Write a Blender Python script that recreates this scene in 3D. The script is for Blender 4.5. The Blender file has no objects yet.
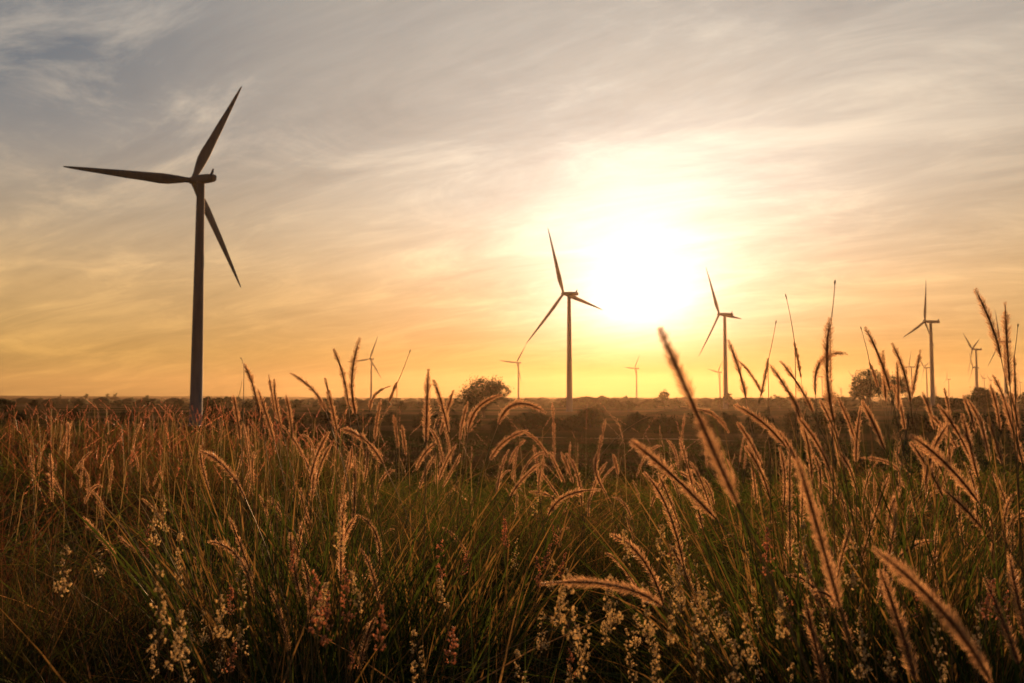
import bpy, math, random
import numpy as np
from mathutils import Vector

random.seed(7)
R = np.random.default_rng(11)
scene = bpy.context.scene
COL = scene.collection
rad = math.radians

# ------------------------------------------------------------------ camera
F = 910.22                       # focal length in pixels of a 1024 px wide frame (32 mm on 36 mm)
PITCH = math.atan((398 - 341.5) / F)
CZ = 1.5
cam_d = bpy.data.cameras.new('camera')
cam_d.sensor_width = 36.0
cam_d.lens = 32.0
cam_d.clip_start = 0.05
cam_d.clip_end = 40000
cam_d.dof.use_dof = True
cam_d.dof.focus_distance = 3.6
cam_d.dof.aperture_fstop = 6.3
cam = bpy.data.objects.new('camera', cam_d)
COL.objects.link(cam)
cam.location = (0, 0, CZ)
cam.rotation_euler = (rad(90) + PITCH, 0, 0)
scene.camera = cam


def at(px, py, Y):
    """world point seen at a pixel at forward distance Y"""
    c, s = math.cos(PITCH), math.sin(PITCH)
    a = (px - 512) / F
    b = (341.5 - py) / F
    dy = c - b * s
    dz = s + b * c
    return Vector((a * Y / dy, Y, CZ + dz * Y / dy))


# ------------------------------------------------------------------ terrain height
def sstep(a, b, x):
    t = np.clip((x - a) / (b - a), 0, 1)
    return t * t * (3 - 2 * t)


PLAIN = -8.0


def height(x, y):
    x = np.asarray(x, float)
    y = np.asarray(y, float)
    az = np.arctan2(x, np.maximum(y, 0.1))
    crest = 6.5 + 19 * sstep(0.14, 0.36, -az) + 3 * sstep(0.2, 0.4, az)
    drop = sstep(crest, crest + 75, y)
    h = PLAIN * drop
    near = 0.05 * np.sin(x * 1.7 + 0.4) * np.sin(y * 1.3 + 1.1) + 0.09 * np.sin(x * 0.45 + y * 0.31)
    far = 0.35 * np.sin(x * 0.021 + 1.3) * np.sin(y * 0.017 + 0.6)
    h = h + near * (1 - drop) * np.clip(y / 4, 0, 1) + far * sstep(150, 320, y)
    return h


def hz(x, y):
    return float(height(x, y))


# ------------------------------------------------------------------ materials
def new_mat(name):
    m = bpy.data.materials.new(name)
    m.use_nodes = True
    nt = m.node_tree
    nt.nodes.clear()
    out = nt.nodes.new('ShaderNodeOutputMaterial')
    return m, nt, out


def N(nt, t, **kw):
    n = nt.nodes.new(t)
    for k, v in kw.items():
        setattr(n, k, v)
    return n


def ramp(nt, fac, stops, interp='LINEAR'):
    r = N(nt, 'ShaderNodeValToRGB')
    r.color_ramp.interpolation = interp
    el = r.color_ramp.elements
    while len(el) > 1:
        el.remove(el[-1])
    el[0].position = stops[0][0]
    el[0].color = (*stops[0][1], 1)
    for p, c in stops[1:]:
        e = el.new(p)
        e.color = (*c, 1)
    if fac is not None:
        nt.links.new(fac, r.inputs[0])
    return r.outputs[0]


def math_n(nt, op, a, b=None, clamp=False):
    n = N(nt, 'ShaderNodeMath', operation=op)
    n.use_clamp = clamp
    for i, v in enumerate((a, b)):
        if v is None:
            continue
        if isinstance(v, (int, float)):
            n.inputs[i].default_value = v
        else:
            nt.links.new(v, n.inputs[i])
    return n.outputs[0]


def mixc(nt, fac, a, b, blend='MIX'):
    n = N(nt, 'ShaderNodeMix', data_type='RGBA', blend_type=blend)
    n.clamp_factor = True
    for key, v in ((0, fac), (6, a), (7, b)):
        if isinstance(v, (int, float)):
            n.inputs[key].default_value = v
        elif isinstance(v, tuple):
            n.inputs[key].default_value = (*v, 1)
        else:
            nt.links.new(v, n.inputs[key])
    return n.outputs[2]


def leaf_material(name, trans=0.45, tint=(1.0, 1.0, 1.0), tboost=(1.2, 1.1, 0.8), gloss=0.06, rough=0.45):
    """thin plant tissue: diffuse + translucent, colour from the per-piece attribute"""
    m, nt, out = new_mat(name)
    at_ = N(nt, 'ShaderNodeAttribute', attribute_name='Col')
    c = mixc(nt, 1.0, at_.outputs['Color'], tint, 'MULTIPLY')
    tc = mixc(nt, 1.0, c, tboost, 'MULTIPLY')
    d = N(nt, 'ShaderNodeBsdfDiffuse')
    t = N(nt, 'ShaderNodeBsdfTranslucent')
    g = N(nt, 'ShaderNodeBsdfGlossy')
    g.inputs['Roughness'].default_value = rough
    g.inputs['Color'].default_value = (0.8, 0.8, 0.8, 1)
    nt.links.new(c, d.inputs['Color'])
    nt.links.new(tc, t.inputs['Color'])
    a = N(nt, 'ShaderNodeMixShader')
    a.inputs[0].default_value = trans
    nt.links.new(d.outputs[0], a.inputs[1])
    nt.links.new(t.outputs[0], a.inputs[2])
    b = N(nt, 'ShaderNodeMixShader')
    b.inputs[0].default_value = gloss
    nt.links.new(a.outputs[0], b.inputs[1])
    nt.links.new(g.outputs[0], b.inputs[2])
    nt.links.new(b.outputs[0], out.inputs['Surface'])
    return m


M_BLADE = leaf_material('grass_blade', 0.33, gloss=0.015, rough=0.6)
M_BRISTLE = leaf_material('plume_bristle', 0.7, tboost=(1.0, 1.0, 1.0), gloss=0.05, rough=0.35)
M_CORE = leaf_material('plume_core', 0.0, gloss=0.02)
M_STEM = leaf_material('grass_stem', 0.15, gloss=0.08)
M_FLOWER = leaf_material('flower_spikelet', 0.7, tboost=(1.0, 1.0, 1.0), gloss=0.03)
M_CROWN = leaf_material('tree_foliage', 0.05, gloss=0.01)


def paint(name, col, rough=0.4):
    m, nt, out = new_mat(name)
    tc = N(nt, 'ShaderNodeTexCoord')
    no = N(nt, 'ShaderNodeTexNoise')
    no.inputs['Scale'].default_value = 0.6
    no.inputs['Detail'].default_value = 6
    mp = N(nt, 'ShaderNodeMapping')
    mp.inputs['Scale'].default_value = (2.2, 2.2, 0.15)
    nt.links.new(tc.outputs['Object'], mp.inputs['Vector'])
    nt.links.new(mp.outputs[0], no.inputs['Vector'])
    c = ramp(nt, no.outputs['Fac'], [(0.35, tuple(v * 0.82 for v in col)), (0.65, col)])
    p = N(nt, 'ShaderNodeBsdfPrincipled')
    nt.links.new(c, p.inputs['Base Color'])
    p.inputs['Roughness'].default_value = rough
    p.inputs['Specular IOR Level'].default_value = 0.15
    nt.links.new(p.outputs[0], out.inputs['Surface'])
    return m


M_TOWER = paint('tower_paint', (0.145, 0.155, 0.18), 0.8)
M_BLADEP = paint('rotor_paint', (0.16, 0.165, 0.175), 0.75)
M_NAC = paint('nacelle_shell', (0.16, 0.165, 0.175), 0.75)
M_STEEL = paint('galvanised_steel', (0.25, 0.25, 0.25), 0.5)


def bark_material():
    m, nt, out = new_mat('bark')
    tc = N(nt, 'ShaderNodeTexCoord')
    no = N(nt, 'ShaderNodeTexNoise')
    no.inputs['Scale'].default_value = 3
    nt.links.new(tc.outputs['Object'], no.inputs['Vector'])
    c = ramp(nt, no.outputs['Fac'], [(0.3, (0.05, 0.035, 0.025)), (0.7, (0.11, 0.08, 0.055))])
    p = N(nt, 'ShaderNodeBsdfPrincipled')
    nt.links.new(c, p.inputs['Base Color'])
    p.inputs['Roughness'].default_value = 0.9
    nt.links.new(p.outputs[0], out.inputs['Surface'])
    return m


M_BARK = bark_material()


def ground_material():
    m, nt, out = new_mat('soil_and_fields')
    geo = N(nt, 'ShaderNodeNewGeometry')
    n1 = N(nt, 'ShaderNodeTexNoise')
    n1.inputs['Scale'].default_value = 0.012
    n1.inputs['Detail'].default_value = 8
    n1.inputs['Roughness'].default_value = 0.62
    mp = N(nt, 'ShaderNodeMapping')
    mp.inputs['Scale'].default_value = (0.5, 1.0, 1.0)
    nt.links.new(geo.outputs['Position'], mp.inputs['Vector'])
    nt.links.new(mp.outputs[0], n1.inputs['Vector'])
    n2 = N(nt, 'ShaderNodeTexNoise')
    n2.inputs['Scale'].default_value = 1.3
    n2.inputs['Detail'].default_value = 10
    n2.inputs['Roughness'].default_value = 0.7
    nt.links.new(geo.outputs['Position'], n2.inputs['Vector'])
    big = ramp(nt, n1.outputs['Fac'], [(0.30, (0.035, 0.04, 0.016)), (0.45, (0.05, 0.055, 0.02)),
                                       (0.53, (0.11, 0.075, 0.035)), (0.64, (0.19, 0.125, 0.065))])
    small = ramp(nt, n2.outputs['Fac'], [(0.3, (0.45, 0.42, 0.38)), (0.7, (1.2, 1.15, 1.05))])
    c = mixc(nt, 1.0, big, small, 'MULTIPLY')
    d = N(nt, 'ShaderNodeBsdfDiffuse')
    d.inputs['Roughness'].default_value = 0.8
    nt.links.new(c, d.inputs['Color'])
    bp = N(nt, 'ShaderNodeBump')
    bp.inputs['Strength'].default_value = 0.8
    bp.inputs['Distance'].default_value = 0.15
    nt.links.new(n2.outputs['Fac'], bp.inputs['Height'])
    nt.links.new(bp.outputs[0], d.inputs['Normal'])
    nt.links.new(d.outputs[0], out.inputs['Surface'])
    return m


M_GROUND = ground_material()


def track_material():
    m, nt, out = new_mat('pale_dirt')
    geo = N(nt, 'ShaderNodeNewGeometry')
    n2 = N(nt, 'ShaderNodeTexNoise')
    n2.inputs['Scale'].default_value = 0.09
    n2.inputs['Detail'].default_value = 8
    nt.links.new(geo.outputs['Position'], n2.inputs['Vector'])
    c = ramp(nt, n2.outputs['Fac'], [(0.42, (0.05, 0.045, 0.02)), (0.58, (0.42, 0.30, 0.18))])
    p = N(nt, 'ShaderNodeBsdfDiffuse')
    p.inputs['Roughness'].default_value = 0.3
    nt.links.new(c, p.inputs['Color'])
    nt.links.new(p.outputs[0], out.inputs['Surface'])
    return m


M_TRACK = track_material()


# ------------------------------------------------------------------ mesh helpers
class MB:
    """collects vertices, faces, material slots and per-vertex colours"""

    def __init__(self):
        self.v, self.c, self.f, self.m = [], [], {3: [], 4: []}, {3: [], 4: []}
        self.n = 0

    def add(self, v, f, col=(0.5, 0.5, 0.5), mat=0):
        v = np.asarray(v, float).reshape(-1, 3)
        f = np.asarray(f, int)
        col = np.asarray(col, float)
        if col.ndim == 1:
            col = np.tile(col, (len(v), 1))
        self.v.append(v)
        self.c.append(col)
        self.f[f.shape[1]].append(f + self.n)
        self.m[f.shape[1]].append(np.full(len(f), mat))
        self.n += len(v)

    def build(self, name, mats, parent=None, smooth=False):
        me = bpy.data.meshes.new(name)
        v = np.concatenate(self.v)
        c = np.concatenate(self.c)
        loops, starts, mi, pos = [], [], [], 0
        for k in (3, 4):
            if not self.f[k]:
                continue
            f = np.concatenate(self.f[k])
            loops.append(f.ravel())
            starts.append(pos + np.arange(len(f)) * k)
            mi.append(np.concatenate(self.m[k]))
            pos += f.size
        loops = np.concatenate(loops)
        starts = np.concatenate(starts)
        mi = np.concatenate(mi)
        me.vertices.add(len(v))
        me.vertices.foreach_set('co', v.astype(np.float32).ravel())
        me.loops.add(len(loops))
        me.loops.foreach_set('vertex_index', loops.astype(np.int32))
        me.polygons.add(len(starts))
        me.polygons.foreach_set('loop_start', starts.astype(np.int32))
        me.polygons.foreach_set('material_index', mi.astype(np.int32))
        me.update(calc_edges=True)
        if smooth:
            me.polygons.foreach_set('use_smooth', np.ones(len(starts), bool))
        a = me.color_attributes.new('Col', 'FLOAT_COLOR', 'POINT')
        rgba = np.ones((len(v), 4), np.float32)
        rgba[:, :3] = c
        a.data.foreach_set('color', rgba.ravel())
        for m in (mats if isinstance(mats, (list, tuple)) else [mats]):
            me.materials.append(m)
        me.validate()
        o = bpy.data.objects.new(name, me)
        COL.objects.link(o)
        if parent is not None:
            o.parent = parent
        return o


def unit(a):
    return a / np.maximum(np.linalg.norm(a, axis=-1, keepdims=True), 1e-9)


def ribbons(mb, base, dirv, length, bend, width, col, k=5, mat=0, taper=0.75):
    """n curved grass blades: base (n,3), dirv (n,3) start direction, bend (n,3) sideways pull"""
    n = len(base)
    t = np.linspace(0, 1, k)[None, :, None]
    L = length[:, None, None]
    pts = base[:, None] + dirv[:, None] * L * t + bend[:, None] * L * t ** 2
    side = unit(np.cross(dirv, R.normal(size=(n, 3))))
    prof = np.clip(1 - np.linspace(0, 1, k) ** 2.2 * taper * 1.33, 0.04, 1)
    w = width[:, None] * prof[None, :]
    v = np.stack([pts - side[:, None] * w[..., None] / 2, pts + side[:, None] * w[..., None] / 2], 2)
    idx = np.arange(n * k * 2).reshape(n, k, 2)
    q = np.stack([idx[:, :-1, 0], idx[:, :-1, 1], idx[:, 1:, 1], idx[:, 1:, 0]], -1).reshape(-1, 4)
    mb.add(v.reshape(-1, 3), q, np.repeat(col, k * 2, axis=0), mat)


def tube(mb, pts, rr, seg=6, col=(0.1, 0.1, 0.1), mat=0, cap=True):
    pts = np.asarray(pts, float)
    rr = np.broadcast_to(np.asarray(rr, float), (len(pts),))
    tan = unit(np.gradient(pts, axis=0))
    up = np.array([0, 0, 1.0]) if abs(tan[len(pts) // 2, 2]) < 0.8 else np.array([0.3, 1.0, 0])
    u = unit(np.cross(tan, up))
    w = np.cross(tan, u)
    a = np.linspace(0, 2 * np.pi, seg, endpoint=False)
    v = pts[:, None] + rr[:, None, None] * (np.cos(a)[None, :, None] * u[:, None] + np.sin(a)[None, :, None] * w[:, None])
    idx = np.arange(len(pts) * seg).reshape(len(pts), seg)
    nx = np.roll(idx, -1, axis=1)
    q = np.stack([idx[:-1], nx[:-1], nx[1:], idx[1:]], -1).reshape(-1, 4)
    mb.add(v.reshape(-1, 3), q, col, mat)
    if cap:
        for ring, p in ((idx[0], pts[0]), (idx[-1], pts[-1])):
            b = mb.n
            vv = np.concatenate([v.reshape(-1, 3)[ring], p[None]])
            tri = np.array([[i, (i + 1) % seg, seg] for i in range(seg)])
            mb.add(vv, tri, col, mat)


def box(mb, c, s, col=(0.5, 0.5, 0.5), mat=0):
    c = np.array(c)
    s = np.array(s) / 2
    v = np.array([[x, y, z] for x in (-1, 1) for y in (-1, 1) for z in (-1, 1)]) * s + c
    f = [[0, 1, 3, 2], [4, 6, 7, 5], [0, 4, 5, 1], [2, 3, 7, 6], [0, 2, 6, 4], [1, 5, 7, 3]]
    mb.add(v, f, col, mat)


def empty(name, loc, label, cat, group=None):
    o = bpy.data.objects.new(name, None)
    COL.objects.link(o)
    o.location = loc
    o.empty_display_size = 0.2
    tag(o, label, cat, group)
    return o


def tag(o, label=None, cat=None, group=None, kind=None):
    if o.type == 'EMPTY':
        o['kind'] = 'thing'
    if label:
        o['label'] = label
    if cat:
        o['category'] = cat
    if group:
        o['group'] = group
    if kind:
        o['kind'] = kind
    return o


# ------------------------------------------------------------------ sky, sun, haze
SUN_AZ = math.atan((640 - 512) / F)          # to the right of straight ahead
SUN_EL = rad(6.3)
sun_dir = Vector((math.sin(SUN_AZ) * math.cos(SUN_EL), math.cos(SUN_AZ) * math.cos(SUN_EL), math.sin(SUN_EL)))

world = bpy.data.worlds.new('World')
scene.world = world
world.use_nodes = True
nt = world.node_tree
nt.nodes.clear()
wo = N(nt, 'ShaderNodeOutputWorld')
bg = N(nt, 'ShaderNodeBackground')
bg.inputs['Strength'].default_value = 0.1
nt.links.new(bg.outputs[0], wo.inputs['Surface'])
sky = N(nt, 'ShaderNodeTexSky', sky_type='NISHITA')
sky.sun_disc = False
sky.sun_elevation = SUN_EL
sky.sun_rotation = SUN_AZ
sky.air_density = 1.2
sky.dust_density = 1.0
sky.altitude = 100
tc = N(nt, 'ShaderNodeTexCoord')
D = tc.outputs['Generated']
sep = N(nt, 'ShaderNodeSeparateXYZ')
nt.links.new(D, sep.inputs[0])
X, Yd, Z = sep.outputs
dot = N(nt, 'ShaderNodeVectorMath', operation='DOT_PRODUCT')
nt.links.new(D, dot.inputs[0])
dot.inputs[1].default_value = sun_dir
ang = math_n(nt, 'ARCCOSINE', math_n(nt, 'MINIMUM', dot.outputs['Value'], 1.0))
elev = math_n(nt, 'ARCSINE', math_n(nt, 'MAXIMUM', Z, 0.0))
e01 = math_n(nt, 'MULTIPLY', elev, 1 / rad(90))

# cloud sheet: coordinates on a high flat layer, streaked
den = math_n(nt, 'ADD', math_n(nt, 'MAXIMUM', Z, 0.0), 0.17)
px_ = math_n(nt, 'DIVIDE', X, den)
py_ = math_n(nt, 'DIVIDE', Yd, den)
cmb = N(nt, 'ShaderNodeCombineXYZ')
nt.links.new(px_, cmb.inputs[0])
nt.links.new(py_, cmb.inputs[1])


def cloud(scale, rot, stretch, detail, rough, distort, loc=(0, 0, 0)):
    mp = N(nt, 'ShaderNodeMapping')
    mp.vector_type = 'TEXTURE'
    mp.inputs['Rotation'].default_value = (0, 0, rad(rot))
    mp.inputs['Scale'].default_value = (1 / stretch[0], 1 / stretch[1], 1)
    mp.inputs['Location'].default_value = loc
    nt.links.new(cmb.outputs[0], mp.inputs['Vector'])
    n = N(nt, 'ShaderNodeTexNoise')
    n.inputs['Scale'].default_value = scale
    n.inputs['Detail'].default_value = detail
    n.inputs['Roughness'].default_value = rough
    n.inputs['Distortion'].default_value = distort
    nt.links.new(mp.outputs[0], n.inputs['Vector'])
    return n.outputs['Fac']


wisps = cloud(2.3, -28, (0.68, 1.35), 12, 0.66, 0.8, (3.1, 1.7, 0))
streak = cloud(7.0, -34, (0.3, 1.7), 8, 0.65, 0.3, (1.1, 4.7, 0))
masses = cloud(1.1, -20, (0.75, 1.2), 6, 0.55, 0.4, (7.3, 2.2, 0))

far_col = ramp(nt, e01, [(0.0, (0.33, 0.178, 0.05)), (0.03, (0.52, 0.298, 0.085)), (0.075, (0.60, 0.382, 0.165)),
                         (0.12, (0.57, 0.425, 0.265)), (0.17, (0.50, 0.42, 0.33)), (0.25, (0.44, 0.40, 0.35)),
                         (0.40, (0.22, 0.215, 0.21)), (1.0, (0.09, 0.10, 0.125))])
near_col = ramp(nt, e01, [(0.0, (0.06, 0.02, 0.0)), (0.03, (0.46, 0.215, 0.06)), (0.07, (0.86, 0.53, 0.28)), (0.10, (0.92, 0.70, 0.48)),
                          (0.14, (0.92, 0.79, 0.64)), (0.20, (0.80, 0.71, 0.60)), (0.25, (0.68, 0.61, 0.52)),
                          (0.45, (0.28, 0.27, 0.26)), (1.0, (0.10, 0.11, 0.13))])
nearf = math_n(nt, 'EXPONENT', math_n(nt, 'MULTIPLY', math_n(nt, 'POWER', math_n(nt, 'MULTIPLY', ang, 1 / rad(16.5)), 2.0), -1.0))
base = mixc(nt, nearf, far_col, near_col)
# wisps brighten, gaps show the greyer layer above
cl = ramp(nt, wisps, [(0.32, (0.87, 0.865, 0.865)), (0.5, (1.0, 1.0, 1.0)), (0.66, (1.26, 1.24, 1.20))])
ml = ramp(nt, masses, [(0.32, (0.89, 0.89, 0.90)), (0.55, (1.04, 1.03, 1.02)), (0.7, (1.12, 1.1, 1.07))])
stx = ramp(nt, streak, [(0.3, (0.94, 0.94, 0.945)), (0.7, (1.07, 1.065, 1.05))])
tex = mixc(nt, 1.0, mixc(nt, 1.0, cl, ml, 'MULTIPLY'), stx, 'MULTIPLY')
c1 = mixc(nt, 1.0, base, tex, 'MULTIPLY')
# blue-grey opening in the sheet, high on the side away from the sun
azl = math_n(nt, 'ARCTAN2', X, Yd)
ga = math_n(nt, 'MULTIPLY', math_n(nt, 'SUBTRACT', azl, rad(-30)), 1 / rad(14))
ge = math_n(nt, 'MULTIPLY', math_n(nt, 'SUBTRACT', elev, rad(20.5)), 1 / rad(8))
gap = math_n(nt, 'EXPONENT', math_n(nt, 'MULTIPLY', math_n(nt, 'ADD', math_n(nt, 'MULTIPLY', ga, ga), math_n(nt, 'MULTIPLY', ge, ge)), -1.0))
gapn = ramp(nt, wisps, [(0.48, (1, 1, 1)), (0.68, (0.4, 0.4, 0.4))])
gapf = math_n(nt, 'MULTIPLY', math_n(nt, 'MULTIPLY', gap, gapn), 0.95)
c2 = mixc(nt, gapf, c1, (0.145, 0.17, 0.20))
# forward-scattered light of the veiled sun in the cloud sheet
g1 = math_n(nt, 'EXPONENT', math_n(nt, 'MULTIPLY', math_n(nt, 'POWER', math_n(nt, 'MULTIPLY', ang, 1 / rad(3.9)), 1.35), -1.0))
ext = ramp(nt, e01, [(0.0, (0.02, 0.01, 0.0)), (0.02, (0.24, 0.115, 0.04)), (0.036, (0.80, 0.62, 0.42)), (0.06, (1.0, 0.94, 0.87)), (0.2, (1, 1, 1))])
gcol = mixc(nt, 1.0, mixc(nt, 1.0, ext, tex, 'MULTIPLY'), (1.7, 1.6, 1.5), 'MULTIPLY')
g2 = math_n(nt, 'MULTIPLY', math_n(nt, 'EXPONENT', math_n(nt, 'MULTIPLY', math_n(nt, 'POWER', math_n(nt, 'MULTIPLY', ang, 1 / rad(9.0)), 1.4), -1.0)), 0.16)
glow = mixc(nt, 1.0, gcol, math_n(nt, 'ADD', math_n(nt, 'MULTIPLY', g1, 0.82), g2), 'MULTIPLY')
c3 = mixc(nt, 1.0, c2, glow, 'ADD')
# faint vapour trail
tn = Vector(at(165, 215, 1) - Vector((0, 0, CZ))).normalized().cross(Vector(at(327, 148, 1) - Vector((0, 0, CZ))).normalized()).normalized()
tmid = (Vector(at(246, 181, 1)) - Vector((0, 0, CZ))).normalized()
td = N(nt, 'ShaderNodeVectorMath', operation='DOT_PRODUCT')
nt.links.new(D, td.inputs[0])
td.inputs[1].default_value = tn
tm = N(nt, 'ShaderNodeVectorMath', operation='DOT_PRODUCT')
nt.links.new(D, tm.inputs[0])
tm.inputs[1].default_value = tmid
tw = math_n(nt, 'EXPONENT', math_n(nt, 'MULTIPLY', math_n(nt, 'POWER', math_n(nt, 'MULTIPLY', math_n(nt, 'ABSOLUTE', td.outputs['Value']), 1 / 0.0013), 2.0), -1.0))
tlen = ramp(nt, tm.outputs['Value'], [(math.cos(0.105), (0, 0, 0)), (math.cos(0.075), (1, 1, 1)), (1.0, (0.35, 0.35, 0.35))])
tf = math_n(nt, 'MULTIPLY', math_n(nt, 'MULTIPLY', tw, tlen), math_n(nt, 'MULTIPLY', wisps, 0.16))
c4 = mixc(nt, tf, c3, (1.0, 0.85, 0.65))
back = ramp(nt, math_n(nt, 'MULTIPLY', ang, 1 / math.pi), [(0.0, (1, 1, 1)), (0.22, (1, 1, 1)), (0.40, (0.42, 0.46, 0.54)), (0.6, (0.2, 0.24, 0.31)), (1.0, (0.12, 0.15, 0.2))])
c4 = mixc(nt, 1.0, c4, back, 'MULTIPLY')
c5 = mixc(nt, 1.0, c4, (4.8, 4.8, 4.8), 'MULTIPLY')
skyc = mixc(nt, 0.98, sky.outputs[0], c5)
nt.links.new(skyc, bg.inputs['Color'])

sl = bpy.data.lights.new('sun', 'SUN')
sl.energy = 5.0
sl.angle = rad(0.5)
sl.color = (1.0, 0.52, 0.22)
so = bpy.data.objects.new('sun', sl)
COL.objects.link(so)
so.rotation_euler = (-sun_dir).to_track_quat('-Z', 'Y').to_euler()
so.location = (300, 0, 400)

# the air
m, hnt, hout = new_mat('evening_air')
pv = N(hnt, 'ShaderNodeVolumePrincipled')
pv.inputs['Color'].default_value = (0.95, 0.70, 0.46, 1)
pv.inputs['Density'].default_value = 0.000026
pv.inputs['Anisotropy'].default_value = 0.7
hnt.links.new(pv.outputs[0], hout.inputs['Volume'])
hb = MB()
box(hb, (0, 300, 60), (13600, 11600, 150))
tag(hb.build('haze', m), 'pale warm haze lying over the whole plain', 'haze', kind='stuff')

# ------------------------------------------------------------------ ground
ys = np.concatenate([np.linspace(-5000, -20, 14), np.linspace(-16, 60, 115), 60 + np.geomspace(1.0, 5700, 150)])
us = np.concatenate([np.linspace(-1.15, 1.15, 181)])
gv = []
for y in ys:
    w = 40 + abs(y) * 0.95
    gv.append(np.stack([us * w, np.full_like(us, y), height(us * w, y)], -1))
gv = np.array(gv)
idx = np.arange(gv.shape[0] * gv.shape[1]).reshape(gv.shape[:2])
gq = np.stack([idx[:-1, :-1], idx[:-1, 1:], idx[1:, 1:], idx[1:, :-1]], -1).reshape(-1, 4)
gm = MB()
gm.add(gv.reshape(-1, 3), gq)
tag(gm.build('ground', M_GROUND, smooth=True), 'dark grassy plain falling away from the bank to the horizon', kind='structure')

# far low ridge
rx = np.linspace(-6000, 6000, 160)
rm = MB()
prof = 11 + 12 * np.exp(-((rx + 2500) / 1700) ** 2) + 3 * np.sin(rx * 0.0011) + 2 * np.sin(rx * 0.0037 + 1)
cs = np.array([[-900, 0], [-500, 0.55], [-150, 0.92], [0, 1.0], [300, 0.85], [900, 0.0]])
rv = np.stack([np.stack([rx, np.full_like(rx, 5150 + 0.55 * c[0]), PLAIN - 1.5 + (prof + 1.5) * c[1]], -1) for c in cs])
ri = np.arange(rv.shape[0] * rv.shape[1]).reshape(rv.shape[:2])
rm.add(rv.reshape(-1, 3), np.stack([ri[:-1, :-1], ri[:-1, 1:], ri[1:, 1:], ri[1:, :-1]], -1).reshape(-1, 4))
tag(rm.build('hills', M_GROUND, smooth=True), 'low hazy ridge along the horizon', kind='structure')


def strip(name, pts, widths, dz, mat, label):
    pts = np.array(pts, float)
    # resample
    d = np.concatenate([[0], np.cumsum(np.linalg.norm(np.diff(pts, axis=0), axis=1))])
    s = np.linspace(0, d[-1], 140)
    p = np.stack([np.interp(s, d, pts[:, i]) for i in range(2)], -1)
    for _ in range(6):
        p[1:-1] = (p[:-2] + 2 * p[1:-1] + p[2:]) / 4
    w = np.interp(s, d, widths) * (1 + 0.18 * np.sin(s * 0.23) + 0.1 * np.sin(s * 0.61))
    t = unit(np.gradient(p, axis=0))
    nrm = np.stack([-t[:, 1], t[:, 0]], -1)
    rows = []
    for k in (-0.5, -0.2, 0.2, 0.5):
        q = p + nrm * w[:, None] * k
        rows.append(np.concatenate([q, (height(q[:, 0], q[:, 1]) + dz)[:, None]], -1))
    v = np.array(rows)
    ii = np.arange(v.shape[0] * v.shape[1]).reshape(v.shape[:2])
    b = MB()
    b.add(v.reshape(-1, 3), np.stack([ii[:-1, :-1], ii[1:, :-1], ii[1:, 1:], ii[:-1, 1:]], -1).reshape(-1, 4))
    tag(b.build(name, mat, smooth=True), label, kind='structure')


def on_plain(px, py):
    y = (CZ - PLAIN) * F / max(py - 398, 0.5)
    return ((px - 512) / F * y, y)


strip('dirt_track', [on_plain(505, 435), on_plain(540, 437), on_plain(600, 438), on_plain(680, 439), on_plain(730, 441), on_plain(775, 441)],
      [0.6, 2, 3.5, 4, 3, 0.6], 0.12, M_TRACK, 'pale dirt track crossing the fields below the bank')

# ------------------------------------------------------------------ wind turbines
WIND = rad(45)


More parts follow.
